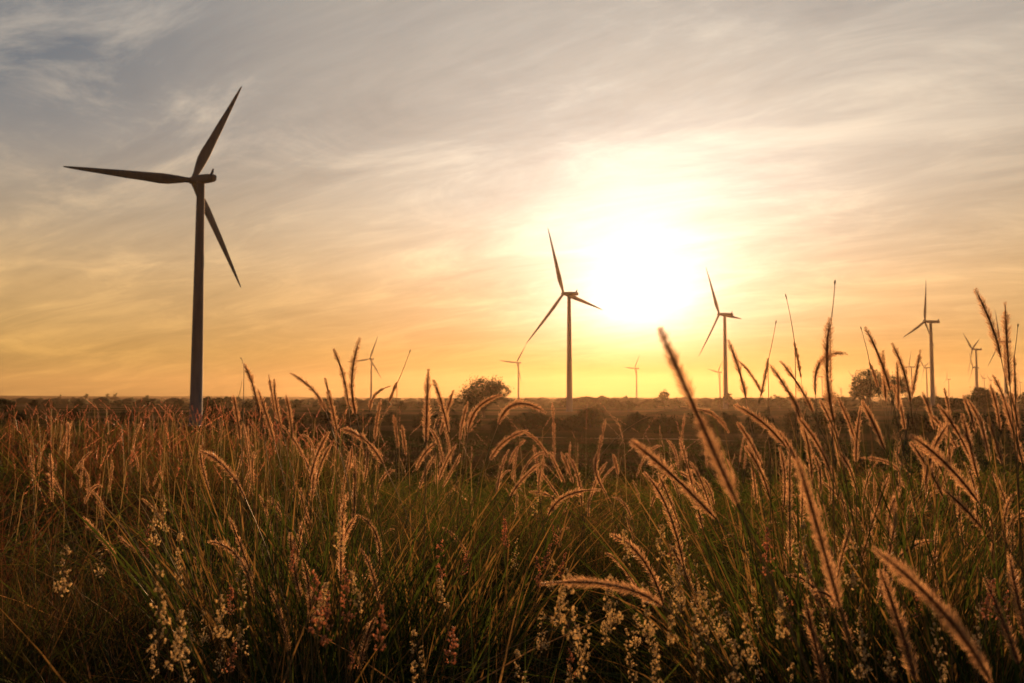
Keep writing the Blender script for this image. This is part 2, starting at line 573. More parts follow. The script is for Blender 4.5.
def turbine(px, py, off, psi, ph, rr, label):
    dist = 75.5 * F / (398 - py)
    ps = rad(psi)
    tl = rad(5)
    ax = np.array([-math.cos(ps) * math.cos(tl), math.sin(ps) * math.cos(tl), math.sin(tl)])
    h = unit(np.cross([0, 0, 1], ax))
    v = np.cross(ax, h)
    c = np.array(at(px + off[0], py + off[1], dist)) - ax * 2.2
    tx, ty = c[0] - ax[0] * 5.6, c[1] - ax[1] * 5.6
    gz = hz(tx, ty) - 0.3
    root = empty('wind_turbine', (tx, ty, gz), label, 'wind turbine', 'wind turbines standing across the plain')
    o = np.array([tx, ty, gz])
    c = c - o
    near = dist < 1000
    seg = 28 if near else 12
    # tower
    b = MB()
    top = c[2] - 1.7
    zs = np.array([0, 0.6, 0.6, top * 0.33, top * 0.66, top])
    rs = np.array([2.6, 2.6, 2.15, 1.9, 1.6, 1.28])
    tube(b, np.stack([0 * zs, 0 * zs, zs], -1) + np.array([[0, 0, 0]] * 6), rs, seg)
    for fr in (0.33, 0.66):
        r_ = np.interp(fr * top, zs, rs)
        tube(b, [[0, 0, fr * top - 0.12], [0, 0, fr * top + 0.12]], [r_ + 0.04] * 2, seg)
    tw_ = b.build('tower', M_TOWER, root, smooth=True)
    if near:
        b = MB()
        tube(b, [[0, 0, top], [0, 0, top + 0.35]], [1.42, 1.42], seg)
        b.build('yaw_ring', M_STEEL, tw_)
    # nacelle: rounded loft along the shaft axis, from behind the hub to the tail
    b = MB()
    sec = [(1.5, 1.0), (1.9, 1.5), (3.2, 1.72), (6.5, 1.8), (10.5, 1.72), (13.2, 1.5), (13.9, 1.25), (14.0, 0.2)]
    n = 20
    rows = []
    for d_, r_ in sec:
        a = np.linspace(0, 2 * np.pi, n, endpoint=False)
        ca, sa = np.cos(a), np.sin(a)
        q = 0.45
        sx = np.sign(ca) * np.abs(ca) ** q * r_ * 0.8
        sz = np.sign(sa) * np.abs(sa) ** q * r_ * 0.82
        rows.append(c - ax * d_ + sx[:, None] * h + sz[:, None] * v)
    vv = np.array(rows)
    ii = np.arange(len(sec) * n).reshape(len(sec), n)
    nx = np.roll(ii, -1, 1)
    b.add(vv.reshape(-1, 3), np.stack([ii[:-1], nx[:-1], nx[1:], ii[1:]], -1).reshape(-1, 4))
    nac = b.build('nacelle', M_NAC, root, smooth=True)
    # cooler fin on the tail
    b = MB()
    p0 = c - ax * 13.4 + v * 1.3
    for s_ in (0,):
        tri = [p0 + h * s_ * 0.9, p0 + h * s_ * 0.9 + ax * 1.5, p0 + h * s_ * 0.9 + v * 1.7 - ax * 0.25, p0 + h * s_ * 0.9 + v * 1.7 + ax * 0.2]
        tri2 = [q + h * 0.35 for q in tri]
        b.add(tri + tri2, [[0, 1, 3, 2], [4, 6, 7, 5], [0, 2, 6, 4], [1, 5, 7, 3], [2, 3, 7, 6], [0, 4, 5, 1]])
    b.build('cooler_fin', M_NAC, nac)
    # hub / spinner
    b = MB()
    d_ = np.array([2.0, 1.7, 1.0, 0.0, -0.9, -1.6, -2.0, -2.15])
    r_ = np.array([0.8, 1.2, 1.3, 1.35, 1.2, 0.9, 0.5, 0.05])
    tube(b, c - ax * d_[:, None], r_, 20)
    b.build('hub', M_NAC, root, smooth=True)
    cone = rad(3)
    for k in range(3):
        a = rad(ph) + k * 2 * math.pi / 3
        rd = math.cos(a) * h + math.sin(a) * v
        td_ = -math.sin(a) * h + math.cos(a) * v
        b = MB()
        st = [(0.02, 1.9, 1.0, 0), (0.06, 1.9, 0.95, 4), (0.12, 2.7, 0.62, 12), (0.2, 3.5, 0.33, 14), (0.27, 3.6, 0.26, 12), (0.4, 3.0, 0.22, 8),
              (0.55, 2.55, 0.19, 5), (0.7, 1.85, 0.17, 3), (0.85, 1.25, 0.15, 1), (0.95, 0.72, 0.14, 0), (0.99, 0.4, 0.14, 0), (1.0, 0.1, 0.14, 0)]
        rows = []
        m_ = 14
        for s_, ch, th, twd in st:
            w = rad(twd + 4)
            cd = td_ * math.cos(w) - ax * math.sin(w)
            nd = np.cross(rd, cd)
            aa = np.linspace(0, 2 * np.pi, m_, endpoint=False)
            # leading edge nearer the pitch axis, trailing edge drawn back
            xs = (np.cos(aa) * 0.5 - 0.12 * min(1.0, max(0, (s_ - 0.05) * 8))) * ch
            ysn = np.sin(aa) * 0.5 * ch * th * (1 + 0.35 * np.cos(aa) * (s_ > 0.1))
            centre = c + (rd * math.cos(cone) + ax * math.sin(cone)) * rr * s_ + ax * (0.9 * s_ ** 2)
            rows.append(centre + xs[:, None] * cd + ysn[:, None] * nd)
        vv = np.array(rows)
        ii = np.arange(len(st) * m_).reshape(len(st), m_)
        nx = np.roll(ii, -1, 1)
        b.add(vv.reshape(-1, 3), np.stack([ii[:-1], nx[:-1], nx[1:], ii[1:]], -1).reshape(-1, 4))
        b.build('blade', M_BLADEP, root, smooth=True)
    return root


for t_ in [
    (195.5, 179.5, (-6.3, 1.4), 41, 116, 42.6, 'tallest wind turbine, nearest of all, with one blade held level over the open field'),
    (566, 294.5, (-4.8, -0.8), 46, 70, 49.8, 'second tallest wind turbine, beside the white glow of the low sun'),
    (721, 315, (-3.9, -0.8), 44, 62, 46.5, 'mid-sized wind turbine just past the sun glow, a smaller turbine close behind its tower'),
    (925, 320.5, (-2.5, 1.0), 47, 96, 42.7, 'mid-sized wind turbine with one blade pointing straight up over dark shrubs'),
    (520, 362, (-4.0, 0.5), 49, 124, 46.0, 'small wind turbine touching the lowest blade tip of the second tallest turbine'),
    (636, 369, (-2.0, -0.8), 43, 2, 43.7, 'small wind turbine standing alone directly beneath the sun'),
    (721.6, 369, (-4.4, 2.9), 46, 9, 43.8, 'small wind turbine half hidden behind the tower of a mid-sized one'),
    (372, 359.5, (-2.7, -0.6), 49, 111, 50, 'small wind turbine seen between the tall grass plumes and the low misty woodland'),
    (974, 349.5, (-3.3, -0.4), 46, 35, 41.9, 'wind turbine with two blades raised in a V above a round dark tree'),
    (999, 341, (-0.9, 0.4), 47, 70, 45.6, 'wind turbine mostly hidden behind two upright grass plumes'),
    (973, 367, (-1.0, 0.5), 45, 55, 43, 'tiny wind turbine peeping out beside the tower of the V-bladed turbine'),
    (909, 365.5, (-1.1, 1.2), 42, -6, 42.5, 'small wind turbine rising among grass plumes, closest to the straight-up-bladed turbine'),
    (924.2, 367.5, (-1, 0), 45, 40, 43, 'small wind turbine almost touching the tower of the straight-up-bladed turbine'),
    (947, 379, (-0.5, 0), 45, 90, 43, 'tiny far turbine standing alone over two dark shrubs, one blade up'),
    (852.3, 377, (-0.5, 0), 45, 35, 43, 'tiny far turbine beside the bushy tree among tall plumes'),
    (982.5, 378, (-0.5, 0), 45, 30, 43, 'tiny far turbine just past the tower of the V-bladed turbine, taller of the pair there'),
    (989.5, 380, (-0.5, 0), 45, 37, 43, 'tiny far turbine just past the tower of the V-bladed turbine, shorter of the pair there'),
    (820.5, 376.5, (-0.5, 0), 45, 0, 43, 'tiny far turbine showing behind the drooping bent plume'),
    (1019, 382, (-0.5, 0), 45, 85, 43, 'tiny far turbine at the very edge of the view past all the plumes'),
]:
    turbine(*t_)


# lattice pylon and thin mast
def pylon(px, ytop, dist, label, arms):
    x = (px - 512) / F * dist
    z0 = hz(x, dist)
    htop = at(px, ytop, dist).z - z0
    root = empty('lattice_pylon' if arms else 'slender_mast', (x, dist, z0), label, 'pylon' if arms else 'mast')
    b = MB()
    w0, w1 = (2.6, 0.5) if arms else (0.5, 0.3)
    for sx in (-1, 1):
        for sy in (-1, 1):
            tube(b, [[sx * w0, sy * w0, 0], [sx * w1, sy * w1, htop]], [0.28 if arms else 0.3, 0.2], 5)
    for k in range(8):
        f0, f1 = k / 8, (k + 1) / 8
        a0, a1 = w0 + (w1 - w0) * f0, w0 + (w1 - w0) * f1
        for sx in (-1, 1):
            tube(b, [[sx * a0, -a0, f0 * htop], [-sx * a1, -a1, f1 * htop]], [0.14] * 2, 4)
    b.build('mast', M_STEEL, root)
    for fr in arms:
        b = MB()
        tube(b, [[-5.5, 0, fr * htop], [0, 0, fr * htop + 0.8], [5.5, 0, fr * htop]], [0.2, 0.3, 0.2], 5)
        b.build('cross_arm', M_STEEL, root)


pylon(840.5, 388, 2000, 'thin lattice power pylon between far tree clumps', (0.7, 0.85, 0.98))
pylon(935.3, 386, 1900, 'slender bare mast beside the tower of the straight-up-bladed turbine', ())

# ------------------------------------------------------------------ trees and bushes
ICO = None


def leaf_cloud(mb, centre, radii, n, size, base_col, flat=0.0, seed=0, hollow=0.55, clump=26):
    """leaf-sized quads gathered in clumps through an uneven ellipsoid"""
    g = np.random.default_rng(seed)
    nc = max(6, n // clump)
    d = unit(g.normal(size=(nc, 3)))
    r = hollow + (1 - hollow) * g.random(nc) ** 0.7
    r *= 1 + 0.16 * np.sin(d[:, 0] * 4 + seed) * np.cos(d[:, 2] * 5 + seed * 2)
    cc = d * r[:, None] * np.array(radii)
    cc[:, 2] = np.where(cc[:, 2] < -radii[2] * 0.72, -radii[2] * 0.72 * g.random(nc), cc[:, 2])
    cs_ = np.mean(radii) * (0.14 + 0.2 * g.random(nc))
    k = n // nc
    p = cc[:, None] + g.normal(size=(nc, k, 3)) * cs_[:, None, None] * np.array([0.6, 0.6, 0.45])
    p = p.reshape(-1, 3) + np.array(centre)
    m_ = len(p)
    u = unit(g.normal(size=(m_, 3)))
    w = unit(np.cross(u, g.normal(size=(m_, 3))))
    s = size * (0.6 + 0.8 * g.random(m_))[:, None]
    v = np.stack([p - u * s, p + w * s * 0.5, p + u * s, p - w * s * 0.5], 1)
    col = np.array(base_col)[None] * (0.65 + 0.7 * np.repeat(g.random(nc), k))[:, None] * (1 + 0.25 * g.normal(size=(m_, 3)) * np.array([1, 0.5, 0.6]))
    col = np.clip(col, 0.004, 0.3)
    mb.add(v.reshape(-1, 3), np.arange(m_ * 4).reshape(-1, 4), np.repeat(col, 4, axis=0))


GREEN = (0.055, 0.07, 0.025)
DKGREEN = (0.036, 0.046, 0.02)
OLIVE = (0.08, 0.075, 0.03)


def tree(px, ybase, ytop, wpx, dist, label, name='broadleaf_tree', seed=1, trunk=0.3, col=GREEN, n=1800, lobes=6, cat='tree', group=None):
    x = (px - 512) / F * dist
    z0 = hz(x, dist) - 0.1
    H = max(at(px, ytop, dist).z - z0, 1.5) * (1.22 if dist > 600 else 1.08)
    W = wpx / F * dist / 2 * 1.2
    root = empty(name, (x, dist, z0), label, cat, group)
    g = random.Random(seed)
    b = MB()
    th = H * trunk
    rt = max(0.12, H * 0.028)
    lean = g.uniform(-0.04, 0.04) * H
    tube(b, [[0, 0, 0], [lean * 0.3, 0, th * 0.5], [lean, 0, th], [lean * 1.2, 0, th + (H - th) * 0.45]], [rt * 1.3, rt, rt * 0.85, rt * 0.3], 8)
    cz_ = th + (H - th) * 0.5
    hz_ = (H - th) * 0.5
    cents = []
    for k in range(lobes):
        a = k * 2.4 + g.uniform(-0.4, 0.4)
        rr_ = W * g.uniform(0.3, 0.62)
        zz = cz_ + hz_ * g.uniform(-0.45, 0.5)
        cents.append((math.cos(a) * rr_ + lean, math.sin(a) * rr_ * 0.8, zz))
        tube(b, [[lean * 0.9, 0, th * 0.85], [math.cos(a) * rr_ * 0.5 + lean, math.sin(a) * rr_ * 0.4, (th + zz) / 2 + 0.2], list(cents[-1])], [rt * 0.55, rt * 0.35, rt * 0.12], 6)
    b.build('trunk', M_BARK, root)
    c = MB()
    px_m = dist / F
    size = max(0.16, px_m * 0.8)
    leaf_cloud(c, (lean, 0, cz_ + hz_ * 0.1), (W * 0.8, W * 0.75, hz_ * 0.9), n // 3, size, col, seed=seed * 7)
    for i, q in enumerate(cents):
        f_ = g.uniform(0.75, 1.1)
        leaf_cloud(c, q, (W * 0.5 * f_, W * 0.5 * f_, hz_ * 0.55 * f_), n // (lobes + 2), size, col, seed=seed * 13 + i)
    c.build('crown', M_CROWN, root)
    return root


def plain_d(py):
    return (CZ - PLAIN) * F / (py - 398)


tree(484, 417, 379.5, 45, 430, 'round bushy tree rising dark against the sky, largest on the plain', seed=3, trunk=0.16, n=11000, lobes=9, col=DKGREEN)
tree(866, 412, 373, 30, 520, 'dark bushy tree with gaps in its crown, behind the tall plume clump', seed=5, trunk=0.25, n=6500, lobes=7, col=DKGREEN)
tree(890, 412, 376, 30, 540, 'dark tree partly hidden by the tall plume clump, close to the gappy one', seed=6, trunk=0.2, n=6000, lobes=6, col=DKGREEN)
tree(984, 414, 389, 26, 520, 'round dark tree at the foot of the V-bladed turbine', seed=8, trunk=0.12, n=5000, col=DKGREEN)
tree(950, 415, 399, 30, 560, 'low dark spreading tree under the lone tiny turbine', seed=9, trunk=0.1, n=4200, col=DKGREEN)
tree(664, 410, 394, 9, 800, 'tall round-topped tree standing up from the hedge beneath the sun', seed=10, trunk=0.3, n=1500)
tree(655, 411, 401, 16, 780, 'low wide tree joined to the tall round-topped one', seed=11, trunk=0.1, n=1600)
tree(587, 411, 398.5, 10, 820, 'small round tree just past the second tallest turbine tower', seed=12, trunk=0.2, n=1400)
tree(566, 411, 399, 9, 820, 'small tree hugging the foot of the second tallest turbine', seed=13, trunk=0.15, n=1300)
tree(35, 413, 400.5, 10, 560, 'small ball-shaped tree alone on the far field, far from the turbines', seed=14, trunk=0.2, n=1000, col=DKGREEN)
tree(4, 418, 400, 26, 420, 'dark tree clump at the far end of the red grass, beside the ball-shaped tree', seed=15, trunk=0.1, n=1800, col=DKGREEN)
tree(728, 410, 396, 8, 800, 'small tree at the foot of the mid-sized turbine past the sun', seed=16, trunk=0.2, n=1400)
tree(749, 411, 400, 15, 760, 'wide low tree past the mid-sized turbine tower', seed=17, trunk=0.1, n=1600)
tree(779, 410, 398, 16, 760, 'wide low tree behind the long thin plume stalks', seed=18, trunk=0.12, n=1600)
tree(830, 411, 395, 17, 720, 'rounded tree beside the lattice pylon', seed=19, trunk=0.12, n=1600)
tree(718, 409, 400, 10, 900, 'small tree just before the mid-sized turbine tower', seed=20, trunk=0.15, n=1300)

k = 0
small = [(210, 399), (221, 401), (233, 400), (248, 402), (263, 403), (620, 402), (612, 401), (604, 402), (576, 402), (645, 403), (640, 404),
         (700, 403), (690, 404), (800, 402), (812, 402), (554, 404), (545, 406), (533, 405), (410, 403), (420, 404), (437, 402), (925, 399), (968, 398), (1008, 393), (1022, 395), (790, 398), (806, 399), (842, 399), (915, 397), (938, 399), (978, 398), (996, 397), (760, 400), (735, 401), (675, 401), (628, 402), (600, 400), (520, 402), (455, 401), (402, 402), (385, 403), (345, 402), (330, 401), (295, 402), (205, 397), (217, 399), (228, 398), (180, 401), (150, 402), (118, 402), (80, 401), (50, 402)]
for i, (px, yt) in enumerate(small):
    d_ = 560 + 420 * random.random()
    tree(px, 412, yt, random.uniform(8, 15), d_, 'small dark tree in the broken line along the far edge of the fields', seed=40 + i, trunk=0.12, n=1100, lobes=4,
         group='small trees along the far edge of the fields')
for i, (px, yt) in enumerate([(87, 394.5), (109, 395), (116, 394.8), (60, 396), (148, 396)]):
    tree(px, 402, yt, random.uniform(3, 5), 2600, 'tiny tree standing on the misty skyline beyond the red grass', seed=90 + i, trunk=0.25, n=120, lobes=3,
         group='tiny trees on the skyline')


def bush(px, ytop, wpx, dist, label, seed, col, group=None, n=900):
    x = (px - 512) / F * dist
    z0 = hz(x, dist) - 0.1
    H = max(at(px, ytop, dist).z - z0, 0.8)
    W = wpx / F * dist / 2
    root = empty('bush', (x, dist, z0), label, 'bush', group)
    g = random.Random(seed)
    b = MB()
    for k in range(4):
        a = k * 1.7 + g.random()
        tube(b, [[0, 0, 0], [math.cos(a) * W * 0.2, math.sin(a) * W * 0.2, H * 0.35], [math.cos(a) * W * 0.5, math.sin(a) * W * 0.5, H * 0.7]], [H * 0.03, H * 0.02, H * 0.008], 5)
    b.build('stem', M_BARK, root)
    c = MB()
    size = max(0.1, dist / F * 1.0)
    leaf_cloud(c, (0, 0, H * 0.45), (W * 0.75, W * 0.7, H * 0.5), n // 2, size, col, seed=seed, hollow=0.35)
    for k in range(3):
        f_ = g.uniform(0.6, 1)
        leaf_cloud(c, (g.uniform(-0.6, 0.6) * W, g.uniform(-0.4, 0.4) * W, H * g.uniform(0.35, 0.6)), (W * 0.5 * f_, W * 0.5 * f_, H * 0.42 * f_), n // 6, size, col, seed=seed * 3 + k, hollow=0.35)
    c.build('foliage', M_CROWN, root)


GB = 'bushes in the scrubby belt across the middle of the fields'
bl = 'rounded dark bush in the scrubby belt beyond the dirt track'
bl2 = 'dark bush in the scrub on the near side of the dirt track'
bi = 0
for px, yt, w, d_ in [(468, 412, 34, 260), (500, 415, 30, 250), (527, 410, 36, 270), (552, 414, 34, 260), (590, 405, 34, 300), (575, 413, 30, 260), (635, 411, 36, 270),
                      (668, 413, 36, 250), (700, 409, 34, 270), (728, 410, 32, 260), (760, 410, 40, 260), (795, 408, 40, 270), (825, 409, 36, 280), (850, 408, 36, 280),
                      (905, 410, 40, 260), (930, 412, 40, 250), (965, 410, 40, 270), (1000, 406, 44, 260), (1035, 408, 40, 260), (332, 407, 18, 330), (350, 409, 30, 330), (393, 411, 16, 330),
                      (372, 411, 26, 330), (320, 410, 22, 360), (425, 413, 30, 300), (215, 402, 22, 340), (232, 406, 20, 330), (255, 408, 30, 330), (290, 411, 34, 320), (130, 409, 24, 330), (70, 408, 26, 340), (16, 410, 24, 340)]:
    bush(px, yt + 1.5, w, d_, bl, 200 + bi, DKGREEN if bi % 4 else OLIVE, GB, n=3200)
    bi += 1

# far-off woodland: masses of tiny crowns, haze takes them one behind the other
wm = MB()
g = np.random.default_rng(5)
n = 5200
yy = 900 * (7.5 ** g.random(n))
xx = yy * (g.random(n) * 1.6 - 0.8)
keep = (np.sin(xx * 0.004 + 1) + np.sin(yy * 0.0061 + xx * 0.0013) + g.normal(size=n) * 0.7) > 0.1
xx, yy = xx[keep], yy[keep]
n = len(xx)
zz = height(xx, yy)
hh = 3.5 + 7.0 * g.random(n) ** 1.5
ww = hh * (0.6 + 0.7 * g.random(n))
t_ = (1 + 5 ** .5) / 2
iv = unit(np.array([[-1, t_, 0], [1, t_, 0], [-1, -t_, 0], [1, -t_, 0], [0, -1, t_], [0, 1, t_], [0, -1, -t_], [0, 1, -t_], [t_, 0, -1], [t_, 0, 1], [-t_, 0, -1], [-t_, 0, 1]]))
itr = np.array([[0, 11, 5], [0, 5, 1], [0, 1, 7], [0, 7, 10], [0, 10, 11], [1, 5, 9], [5, 11, 4], [11, 10, 2], [10, 7, 6], [7, 1, 8], [3, 9, 4], [3, 4, 2], [3, 2, 6], [3, 6, 8], [3, 8, 9], [4, 9, 5], [2, 4, 11], [6, 2, 10], [8, 6, 7], [9, 8, 1]])
vv = iv[None] * (1 + 0.35 * g.normal(size=(n, 12, 1))) * np.stack([ww, ww, hh * 0.55], -1)[:, None] + np.stack([xx, yy, zz + hh * 0.45], -1)[:, None]
ff = (itr[None] + (np.arange(n) * 12)[:, None, None]).reshape(-1, 3)
cc = np.array(DKGREEN)[None] * (0.6 + 0.8 * g.random((n, 1)))
wm.add(vv.reshape(-1, 3), ff, np.repeat(cc, 12, axis=0))
tag(wm.build('distant_woodland', M_CROWN), 'hazy far-off woodland and hedges fading towards the horizon', kind='stuff')

# low scrub on the slope and the near fields
sm = MB()
g = np.random.default_rng(8)
n = 5200
yy = 16 * (13.0 ** g.random(n))
az = (g.random(n) * 1.5 - 0.75)
xx = yy * np.tan(az)
keep = ~((np.abs(yy - 208 - 0.02 * xx) < 0.6))
xx, yy = xx[keep], yy[keep]
zz = height(xx, yy)
kk = 34
sc = (0.25 + 0.55 * g.random(len(xx))) * (0.55 + yy / 75)
lp = g.normal(size=(len(xx), kk, 3)) * np.stack([sc, sc, sc * 0.42], -1)[:, None] * 0.75
lp[..., 2] = np.abs(lp[..., 2])
p = lp + np.stack([xx, yy, zz], -1)[:, None]
p = p.reshape(-1, 3)
m_ = len(p)
u = unit(g.normal(size=(m_, 3)) + np.array([0, 0, 0.6]))
w = unit(np.cross(u, g.normal(size=(m_, 3))))
s = np.repeat(0.035 + yy / F * 0.75, kk)[:, None] * (0.6 + 0.8 * g.random((m_, 1)))
v = np.stack([p - u * s, p + w * s * 0.45, p + u * s, p - w * s * 0.45], 1)
pick = g.random(len(xx))[:, None]
cbase = np.where(pick < 0.62, np.array([[0.055, 0.078, 0.022]]), np.where(pick < 0.85, np.array([[0.09, 0.095, 0.03]]), np.array([[0.18, 0.115, 0.055]])))
cbase = cbase * (0.6 + 0.8 * g.random((len(xx), 1)))
col = np.repeat(cbase, kk, axis=0) * (0.8 + 0.4 * g.random((m_, 1)))
sm.add(v.reshape(-1, 3), np.arange(m_ * 4).reshape(-1, 4), np.repeat(col, 4, axis=0))
tag(sm.build('scrub', M_CROWN), 'low dark green scrub covering the slope down to the fields', kind='stuff')

# ------------------------------------------------------------------ meadow grass (stuff)
PAL = np.array([[0.04, 0.052, 0.014], [0.05, 0.062, 0.017], [0.07, 0.065, 0.022], [0.11, 0.072, 0.032], [0.17, 0.105, 0.052], [0.10, 0.048, 0.03]])


def blade_cols(n, g, weights):
    i = g.choice(len(PAL), size=n, p=np.array(weights) / np.sum(weights))
    return np.clip(PAL[i] * (0.7 + 0.6 * g.random((n, 1))), 0.01, 0.5)


def meadow(name, d0, d1, n, hmin, hmax, wmul, weights, label, seed, lean=0.28, azmax=0.72, k=5, tone=1.0):
    g = np.random.default_rng(seed)
    # tussocks: blades share a root
    nt_ = n // 9
    yy = np.sqrt(d0 ** 2 + (d1 ** 2 - d0 ** 2) * g.random(nt_))
    a = (g.random(nt_) * 2 - 1) * azmax
    tx, ty = yy * np.sin(a), yy * np.cos(a)
    tx = np.repeat(tx, 9) + g.normal(size=nt_ * 9) * 0.035 * (1 + np.repeat(yy, 9) * 0.15)
    ty = np.repeat(ty, 9) + g.normal(size=nt_ * 9) * 0.035 * (1 + np.repeat(yy, 9) * 0.15)
    aa_ = np.arctan2(tx, ty)
    rr_ = np.hypot(tx, ty)
    cen = (aa_ > -0.17) & (aa_ < 0.8) & (rr_ > 7.5)
    ok = ~(cen & (g.random(len(tx)) < 0.6))
    tx, ty, cen = tx[ok], ty[ok], cen[ok]
    n = len(tx)
    base = np.stack([tx, ty, height(tx, ty) - 0.02], -1)
    patch = 0.72 + 0.28 * np.sin(tx * 1.9 + 2) * np.sin(ty * 1.5) + 0.12 * g.normal(size=n)
    L = np.clip((hmin + (hmax - hmin) * g.random(n)) * patch * np.where(cen, 0.6, 1.0), 0.12, 1.5)
    dirv = unit(np.stack([g.normal(size=n) * lean, g.normal(size=n) * lean, np.ones(n)], -1))
    bend = np.stack([g.normal(size=n) * 0.3, g.normal(size=n) * 0.3, -0.18 * g.random(n)], -1)
    dist = np.hypot(tx, ty)
    cols = blade_cols(n, g, weights)
    rus = (sstep(0.18, 0.42, -np.arctan2(tx, ty)) * (g.random(n) < 0.38) * sstep(2.0, 6.0, dist))[:, None]
    cols = cols * (1 - rus) + rus * np.array([[0.15, 0.062, 0.034]]) * (0.6 + 0.6 * g.random((n, 1)))
    W = (0.0034 + 0.0044 * g.random(n)) * wmul * (1 + dist * 0.05)
    mb = MB()
    ribbons(mb, base, dirv, L, bend, W, cols * tone, k=k)
    tag(mb.build(name, M_BLADE), label, 'grass', kind='stuff')


meadow('meadow_grass', 1.15, 5.0, 54000, 0.5, 1.12, 1.0, [4, 4, 3, 2, 1.2, 1], 'dense dark green and straw grass filling the near bank', 21, tone=0.8, lean=0.4)
meadow('field_grass', 5.0, 13.0, 52000, 0.5, 1.15, 1.5, [4, 3, 3, 2, 1.5, 1.5], 'tall mixed grass behind the near bank', 22, k=4)
meadow('far_grass', 13.0, 46.0, 52000, 0.5, 1.15, 3.2, [4, 3, 3, 2, 1.5, 1.5], 'rough grass running to the edge of the slope', 23, k=3)



def arching(name, n, d0, d1, label, seed):
    """broad bent leaf blades and dead straw lying across the tussocks"""
    g = np.random.default_rng(seed)
    nt_ = n // 14
    yy = np.sqrt(d0 ** 2 + (d1 ** 2 - d0 ** 2) * g.random(nt_))
    a = (g.random(nt_) * 2 - 1) * 0.7
    rep_ = lambda q: np.repeat(q, 14)
    tx = rep_(yy * np.sin(a)) + g.normal(size=nt_ * 14) * 0.05
    ty = rep_(yy * np.cos(a)) + g.normal(size=nt_ * 14) * 0.05
    n = len(tx)
    base = np.stack([tx, ty, height(tx, ty)], -1)
    L = rep_(0.7 + 0.5 * g.random(nt_)) * (0.75 + 0.5 * g.random(n))
    phi = g.random(n) * 6.283
    hd = np.stack([np.cos(phi), np.sin(phi), np.zeros(n)], -1)
    dirv = unit(hd * (0.15 + 0.45 * g.random((n, 1))) + np.array([0, 0, 1.0]))
    bend = hd * (0.3 + 0.5 * g.random((n, 1))) + np.array([0, 0, -1.0]) * (0.25 + 0.55 * g.random((n, 1)))
    W = 0.006 + 0.009 * g.random(n)
    kind = rep_(g.random(nt_))
    col = np.where(kind[:, None] < 0.55, np.array([[0.07, 0.105, 0.022]]), np.where(kind[:, None] < 0.8, np.array([[0.13, 0.12, 0.035]]), np.array([[0.26, 0.15, 0.07]])))
    col = col * (0.7 + 0.6 * g.random((n, 1)))
    mb = MB()
    ribbons(mb, base, dirv, L, bend, W, col, k=8)
    tag(mb.build(name, M_BLADE), label, 'grass', kind='stuff')


arching('tussock_grass', 9000, 1.4, 7.0, 'bent broad leaf blades of green and straw tussocks', 41)
arching('tussock_field', 8000, 7.0, 16.0, 'bent leaf blades of the tussocks farther back', 42)


def leafy_clumps(name, spots, label, seed):
    """tall leafy tussocks: long upright blades whose tips bend over"""
    g = np.random.default_rng(seed)
    mb = MB()
    for px, ytop, dist, nb in spots:
        x = (px - 512) / F * dist
        z0 = hz(x, dist)
        hgt = at(px, ytop, dist).z - z0
        base = np.stack([x + g.normal(size=nb) * 0.06, dist + g.normal(size=nb) * 0.08, np.full(nb, z0)], -1)
        phi = g.random(nb) * 6.283
        hd = np.stack([np.cos(phi), np.sin(phi), np.zeros(nb)], -1)
        dirv = unit(hd * (0.05 + 0.28 * g.random((nb, 1))) + np.array([0, 0, 1.0]))
        bend = hd * (0.05 + 0.35 * g.random((nb, 1)) ** 2) + np.array([0, 0, -1.0]) * (0.05 + 0.3 * g.random((nb, 1)) ** 2)
        L = hgt * (0.55 + 0.55 * g.random(nb))
        col = np.where(g.random((nb, 1)) < 0.6, np.array([[0.05, 0.075, 0.018]]), np.array([[0.20, 0.13, 0.055]])) * (0.7 + 0.6 * g.random((nb, 1)))
        ribbons(mb, base, dirv, L, bend, 0.0065 + 0.007 * g.random(nb), col, k=8)
    tag(mb.build(name, M_BLADE), label, 'grass', kind='stuff')


leafy_clumps('leafy_grass', [(252, 395, 3.4, 90), (275, 400, 3.2, 110), (300, 410, 3.0, 90), (330, 420, 3.3, 90), (355, 430, 3.1, 80), (395, 425, 3.4, 90), (430, 420, 3.6, 90),
                             (452, 430, 3.4, 90), (225, 425, 4.0, 80), (490, 450, 3.6, 80), (180, 440, 4.2, 60),
                             (745, 440, 3.2, 90), (780, 420, 3.0, 110), (810, 405, 2.8, 120), (840, 400, 2.8, 120), (872, 395, 2.9, 130), (900, 400, 2.7, 120), (930, 420, 2.8, 110),
                             (965, 410, 2.5, 120), (995, 395, 2.4, 120), (1022, 390, 2.2, 120), (940, 520, 2.0, 60),
                             (370, 560, 2.2, 80), (470, 570, 2.1, 80), (250, 560, 2.4, 70)],
             'tall leafy green tussocks standing among the plumes', 61)

# ------------------------------------------------------------------ plume grass
def bezier(p0, p1, p2, n):
    t = np.linspace(0, 1, n)[:, None]
    return (1 - t) ** 2 * p0 + 2 * (1 - t) * t * p1 + t ** 2 * p2


def through(p0, pm, p2, n):
    return bezier(p0, 2 * pm - 0.5 * p0 - 0.5 * p2, p2, n)


HEADCOL = np.array([[0.60, 0.36, 0.19], [0.66, 0.42, 0.22], [0.52, 0.28, 0.15]])


